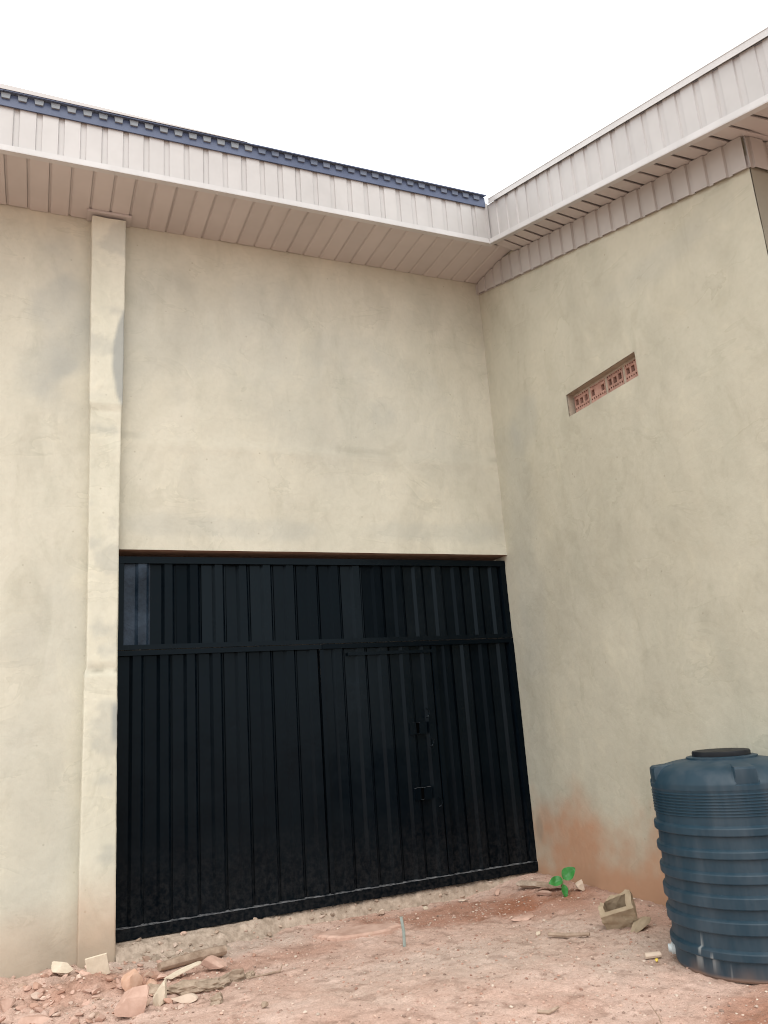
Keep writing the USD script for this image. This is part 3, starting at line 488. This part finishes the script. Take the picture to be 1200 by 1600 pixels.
# shoulder: bulging pads alternate with recessed pockets
pad = [(.455, 1.062), (.444, 1.078), (.426, 1.104), (.402, 1.132), (.362, 1.152), (.31, 1.165), (.24, 1.176), (.215, 1.180)]
pok = [(.446, 1.056), (.447, 1.062), (.452, 1.105), (.450, 1.140), (.436, 1.152), (.31, 1.165), (.24, 1.176), (.215, 1.180)]
nt = 320; th = np.arange(nt + 1) / nt * 2 * np.pi
ph = (((th - (math.atan2(CP[1] + 3.02, CP[0] + .495) + .27)) / (2 * np.pi) * 4 + .5) % 1.0); wp = sm(.085, .105, np.abs(ph - .5))
prf = np.array(prof); pa, po = np.array(pad), np.array(pok)
rows = []
for a, w in zip(th, wp):
    p = np.vstack([prf, pa * w + po * (1 - w), [(.195, 1.183)]]); rows.append(np.stack([p[:, 0] * math.cos(a), p[:, 0] * math.sin(a), p[:, 1]], -1))
R = np.array(rows); R[..., :2] *= 1 + .004 * (nz(R, 3, 3, 90)[..., None] - .5) * 2
v, q = grid(R); m = trimesh.Trimesh(v, tri(q), process=False)
dust = .55 * sm(.09, .0, v[:, 2] + .09 * (nz(v, 7, 4, 91) - .5))
cam_a = math.atan2(CP[1] + 3.02, CP[0] + .495)
obj('body', m, 'tank_plastic', tk, 24, prim=None)
body = stage.GetPrimAtPath(str(tk.GetPath()) + '/body')
vv = np.array(UsdGeom.Mesh(body).GetPointsAttr().Get())
ang = np.arctan2(vv[:, 1], vv[:, 0]); drip = np.zeros(len(vv))
for da, zc, hw, hz in ((-.66, .15, .03, .03), (-.50, .085, .05, .03), (-.30, .06, .014, .03), (-.74, .105, .06, .012)):
    drip = np.maximum(drip, .34 * sm(1.25, .6, np.hypot((ang - cam_a - da) / hw, (vv[:, 2] - zc) / hz) + 2.6 * (nz(vv, 30, 4, 92) - .45)))
dust = .55 * sm(.035, .0, vv[:, 2] + .06 * (nz(vv, 7, 4, 91) - .5))
UsdGeom.PrimvarsAPI(UsdGeom.Mesh(body)).CreatePrimvar('dirt', T.Color3fArray, 'vertex').Set(Vt.Vec3fArray.FromNumpy(np.stack([drip, dust, 0 * dust], -1).astype(np.float32)))
def lathe(p, n=72):
    p = np.asarray(p, float); a = np.arange(n + 1) / n * 2 * np.pi
    v, q = grid(np.stack([np.outer(np.cos(a), p[:, 0]), np.outer(np.sin(a), p[:, 0]), np.tile(p[:, 1], (n + 1, 1))], -1)); return trimesh.Trimesh(v, tri(q), process=False)
obj('neck', lathe([(.216, 1.178), (.216, 1.190), (.200, 1.194), (.172, 1.194)]), 'tank_plastic', tk, 30)
obj('lid', lathe([(.168, 1.190), (.176, 1.193), (.177, 1.214), (.172, 1.224), (.15, 1.226), (.08, 1.227), (.001, 1.227)]), 'lid_black', tk, 30)
aL = math.atan2(-2.70 + 3.02, -.87 + .495)
od = np.array([math.cos(aL), math.sin(aL), 0]); ol = np.array([0, 0, .062]) + od * .44
obj('outlet', tube([ol, ol + od * .03, ol + od * .032, ol + od * .05], [.034, .034, .024, .024], 14), 'white_plastic', tk, 40)

# ------------------------------------------------------------------ loose things on the ground
def lay(name, mesh, mat_, label, cat_, x, y, lift=0.0, smooth=False, group=None):
    """puts a mesh (about its own origin) on the soil at x, y"""
    t = mesh.copy(); z = Z(x, y) + lift
    pth = child('/World', name); p = usdkit.mesh(stage, pth, t, M[mat_], smooth=smooth); p.AddTranslateOp().Set(Gf.Vec3d(x, y, z))
    return keys(p.GetPrim(), label=label, category=cat_, group=group)
# broken hollow sandcrete block
Bk = m3.Manifold.cube([.30, .23, .225], True) - m3.Manifold.cube([.205, .135, .30], True).translate([-.005, 0, 0])
Bk = Bk - m3.Manifold.cube([.3, .4, .3], True).rotate([0, 38, 8]).translate([.235, .06, -.10]) - m3.Manifold.cube([.12, .12, .10], True).rotate([30, 20, 40]).translate([-.13, .12, .12])
Bk = Bk.refine_to_length(.022); t = trimesh.Trimesh(Bk.to_mesh().vert_properties[:, :3], Bk.to_mesh().tri_verts, process=False)
t.vertices *= .82; t.vertices += (nz(t.vertices, 22, 5, 101) - .5)[:, None] * .024 * np.sign(t.vertices + 1e-6)
blk = thing('concrete_block', 'broken hollow sandcrete block tipped on its corner near the tank', 'block', (-.59, -1.90, Z(-.59, -1.90) + .086))
obj('block_shell', turned(t, 30, -16, -44), 'block_sandcrete', blk)
lay('stone_slab', turned(rock((.16, .06, .02), 102, 3, 8), 14, -16, 22), 'block_sandcrete', 'flat tan stone sliver leaning beside the broken hollow block', 'stone', -.56, -2.06, .035)
# seedling
pl = thing('seedling', 'bright green seedling with broad leaves growing at the wall foot', 'plant', (-.34, -.83, Z(-.34, -.83) - .01))
obj('stem', tube([(0, 0, 0), (.008, .005, .04), (.0, .01, .075), (.006, .005, .10), (.012, .0, .135)], [.010, .010, .009, .008, .006], 8), 'stem_green', pl, True)
def leaf(base, tip, width, sag, up=(0, 0, 1), n=14):
    base, tip = np.array(base), np.array(tip); ax_ = tip - base; L_ = np.linalg.norm(ax_); a = ax_ / L_; s = np.cross(a, up); s /= np.linalg.norm(s); nrm = np.cross(s, a); rows = []
    for i in range(n + 1):
        u = i / n; w = width * (math.sin(math.pi * u ** .8) ** .75 + .02) * .5; c = base + ax_ * u - np.array([0, 0, sag]) * (u * u)
        rows.append([c + s * w * k + nrm * (abs(k) * w * .35 + .006 * math.sin(9 * u + k)) for k in (-1, -.6, -.25, 0, .25, .6, 1)])
    v, q = grid(np.array(rows)); return trimesh.Trimesh(v, tri(q), process=False)
obj('leaf', leaf((.012, 0, .135), (.115, -.05, .215), .105, .0, (-.3, -.75, .6)), 'leaf', pl, True)
obj('leaf', leaf((.008, 0, .125), (-.125, .02, .118), .085, .01, (.1, -.75, .6)), 'leaf', pl, True)
obj('leaf', leaf((-.005, -.02, .10), (-.022, -.06, -.015), .06, .0, (0, -.9, .3)), 'leaf', pl, True)
lay('stone', turned(rock((.085, .06, .055), 111, 3, 12), 0, 0, 20), 'pale_stone', 'tan stone lying just right of the green seedling', 'stone', -.185, -.85, .04)
lay('board', turned(trimesh.creation.box((.26, .09, .018)), 6, 4, -35), 'old_wood', 'weathered board scrap lying behind the seedling at the gate corner', 'board', -.30, -.60, .05)
lay('mortar_lump', turned(rock((.15, .07, .045), 112, 3, 8, .3), 0, 0, -20), 'concrete', 'grey mortar lump beneath the right end of the gate', 'mortar', -.37, -.36, .03)
lay('stone', turned(rock((.075, .045, .03), 113), 0, 0, -40), 'laterite_stone', 'small red stone in front of the weathered board scrap', 'stone', -.42, -.66, .025)
# stick and chips in the yard
def stick(name, pts, r, mat_, label, cat_='stick', k=7):
    P_ = np.array([(x, y, Z(x, y) + h) for x, y, h in pts]); o = P_[0].copy(); rr = r if isinstance(r, list) else [r] * len(P_)
    pth = child('/World', name); p = usdkit.mesh(stage, pth, tube(P_ - o, rr, k), M[mat_], smooth=40); p.AddTranslateOp().Set(Gf.Vec3d(*map(float, o)))
    return keys(p.GetPrim(), label=label, category=cat_)
stick('stick', [(-1.13, -1.76, .028), (-1.05, -1.86, .026), (-.94, -1.99, .022)], [.014, .015, .012], 'old_wood', 'straight brown stick lying left of the broken hollow block')
stick('twig', [(-2.02, -2.96, .010), (-1.97, -2.99, .010), (-1.90, -2.99, .022)], [.009, .011, .006], 'old_wood', 'short dark curved twig in the foreground left of the tank', 'twig')
stick('reinforcing_rod', [(-1.955, -1.07, .0), (-1.945, -1.05, .10), (-1.95, -1.03, .20)], .012, 'rebar_green', 'short grey green rod standing upright in the yard', 'rod')
stick('twig', [(-3.16, -1.17, .012), (-3.03, -1.16, .008), (-2.93, -1.13, .012), (-2.905, -1.11, .05)], [.006, .007, .006, .004], 'old_wood', 'thin hooked twig right of the grey mud clods', 'twig')
stick('stick', [(-.99, -2.62, .022), (-.90, -2.66, .026)], [.018, .016], 'pale_stone', 'pinkish stick stub touching the water tank outlet')
lay('plastic_scrap', turned(rock((.018, .014, .014), 120, 1), 0, 0, 0), 'yellow_plastic', 'tiny yellow scrap beside the tank outlet', 'scrap', -.985, -2.72, .014)
lay('stone', turned(rock((.026, .022, .022), 121, 2), 0, 0, 0), 'cream_chip', 'small white pebble standing out left of the straight stick', 'stone', -1.09, -1.57, .018)
lay('stone', turned(rock((.030, .026, .022), 122, 2), 0, 0, 0), 'grey_mud', 'small round dark stone alone in the gravel right of the rubble', 'stone', -3.27, -2.0, .014)
lay('stone', turned(rock((.12, .045, .018), 123, 3, 5), 0, 0, -12), 'laterite_stone', 'flat pinkish slab half sunk in red soil before the gate', 'stone', -.85, -1.0, .004)
lay('stone', turned(rock((.055, .03, .028), 124, 2), 0, 0, -10), 'pale_stone', 'pale stone on the gate lip, the leftmost one right of mid gate', 'stone', -1.72, -.075, .03)
lay('stone', turned(rock((.05, .03, .02), 125, 2), 0, 0, 10), 'cream_chip', 'cream chip on the gate lip between two pale stones', 'stone', -1.33, -.14, .014)
lay('stone', turned(rock((.075, .04, .018), 126, 2), 0, 0, -10), 'pale_stone', 'flat pale flake on the gate lip before the right leaf', 'stone', -.96, -.16, .012)
lay('stone', turned(rock((.06, .045, .03), 127, 2), 0, 0, 25), 'laterite_stone', 'pinkish stone on the gate lip nearest the side wall', 'stone', -.62, -.18, .02)
# plate of spilled mortar
th = np.linspace(0, 2 * np.pi, 49)[:-1]; rr = 1 + .35 * (meshkit.fbm(np.stack([np.cos(th) * 2, np.sin(th) * 2, 0 * th], -1), 4, 130) - .5) * 2
ring = np.stack([.34 * rr * np.cos(th), .13 * rr * np.sin(th)], -1)
V = np.vstack([np.c_[ring, 0 * th - .03], np.c_[ring * .985, 0 * th + .012], np.c_[ring * .90, .020 + .006 * rr], [[0, 0, .026]]]); Fc = []
for i in range(48):
    j = (i + 1) % 48
    for a in (0, 48): Fc += [[a + i, a + j, a + 48 + j], [a + i, a + 48 + j, a + 48 + i]]
    Fc.append([96 + i, 96 + j, 144])
lay('mortar_plate', turned(trimesh.Trimesh(V, np.array(Fc), process=False), 0, 0, -8), 'laterite_stone', 'thin plate of spilled pinkish mortar before the middle of the gate', 'mortar', -2.12, -.50, 0, 30)
# rubble heap at the pilaster foot
lay('stone', turned(rock((.14, .105, .14), 141, 3, 9, .06), 18, 10, 25), 'laterite_stone', 'largest pinkish rock with a flat face, at the front of the rubble', 'stone', -3.965, -1.50, .075)
lay('stone', turned(rock((.085, .07, .12), 142, 3, 12), 0, 12, 50), 'orange_stone', 'upright orange pink stone behind the largest rock', 'stone', -3.90, -1.05, .085)
lay('stone', turned(rock((.06, .05, .07), 148, 3, 12), 10, -18, 80), 'orange_stone', 'smaller orange stone on the right flank of the upright one', 'stone', -3.80, -1.07, .045)
lay('tile_scrap', turned(trimesh.creation.box((.145, .016, .14)), 14, -9, -14), 'cream_chip', 'square cream tile scrap standing against the pilaster foot', 'tile', -4.09, -.60, .045)
lay('stone', turned(rock((.115, .06, .055), 143, 3, 12), 0, 6, 0), 'cream_chip', 'pale cream stone against the wall left of the pilaster', 'stone', -4.33, -.28, .055)
stick('log', [(-3.68, -.66, .03), (-3.55, -.60, .035), (-3.40, -.54, .045), (-3.17, -.44, .045)], [.028, .035, .040, .036], 'old_wood', 'grey brown wooden pole scrap lying behind the mud clods', 'log', 10)
lay('stone', turned(rock((.105, .07, .06), 144, 3, 12), 0, 0, -10), 'laterite_stone', 'pink stone at the right end of the pole scrap', 'stone', -3.31, -.80, .04)
lay('splinter', turned(rock((.19, .04, .018), 145, 2, 6), 8, -6, 30), 'cream_chip', 'long cream splinter lying between pole scrap and mud clods', 'wood', -3.56, -.83, .04)
lay('stone', turned(rock((.06, .05, .10), 146, 2, 10, .05), 0, 20, 30), 'cream_chip', 'cream triangular shard right of the largest pink rock', 'stone', -3.765, -1.38, .05)
lay('stone', turned(rock((.10, .06, .035), 147, 3, 12), 6, 14, -10), 'pale_stone', 'flat pale shard lying right of the triangular one', 'stone', -3.64, -1.46, .025)
for i, (x, y, r, lb) in enumerate(((-3.80, -1.16, (.085, .06, .04), 'grey brown mud clod directly right of the orange stones'), (-3.60, -1.22, (.17, .07, .04), 'long grey brown mud clod behind the cream shards'), (-3.44, -1.20, (.15, .07, .045), 'middle grey brown mud clod of the row'),
                                   (-3.28, -1.14, (.14, .055, .05), 'grey brown mud clod at the right end of the row'), (-3.46, -1.62, (.055, .045, .035), 'small round mud clod before the row of clods'), (-3.14, -1.12, (.045, .03, .025), 'dark brown mud crumb where the hooked twig begins'))):
    lay('mud_clod', turned(rock(r, 150 + i, 4, 5, .9), 0, 0, -8 + 5 * i), 'grey_mud', lb, 'clod', x, y, r[2] * .5, 35)
lay('stone', turned(rock((.12, .07, .035), 160, 2, 8), 5, 0, -12), 'laterite_stone', 'flat reddish stone in the lower left foreground', 'stone', -4.47, -1.25, .02)
lay('stone', turned(rock((.07, .06, .05), 161, 2, 8), 0, 0, 30), 'laterite_stone', 'reddish lump at the far left foot of the wall', 'stone', -4.66, -.90, .03)
# smaller rubble in the heap, too many to name
g = np.random.default_rng(170); V, Fc, Cc, nv = [], [], [], 0
for i in range(300):
    x, y = -4.15 + g.normal(0, .42), -.95 + g.normal(0, .42)
    if y > -.16 or x < -5.2: continue
    r = .008 + .036 * g.random() ** 3; m = turned(rock((r * 1.4, r, r * .6), 200 + i, 2, 9), g.uniform(-30, 30), g.uniform(-30, 30), g.uniform(0, 360), (x, y, Z(x, y) + r * .35))
    V.append(m.vertices); Fc.append(m.faces + nv); nv += len(m.vertices)
    Cc.append(np.tile(np.array([(.46, .30, .235), (.51, .345, .275), (.42, .26, .195), (.52, .39, .315), (.36, .25, .19)][g.integers(5)]) * g.uniform(.85, 1.1), (len(m.vertices), 1)))
obj('rubble', trimesh.Trimesh(np.vstack(V), np.vstack(Fc), process=False), 'gravel_stone', kind='stuff', label='small broken stones spread through the rubble at the pilaster foot', category='rubble', prim={'tint': np.vstack(Cc)})

stick('dry_stalk', [(-1.62, -3.48, -.01), (-1.63, -3.47, .05), (-1.66, -3.44, .11)], [.004, .003, .002], 'old_wood', 'thin dry stalk standing in the soil before the tank', 'stalk', 5)
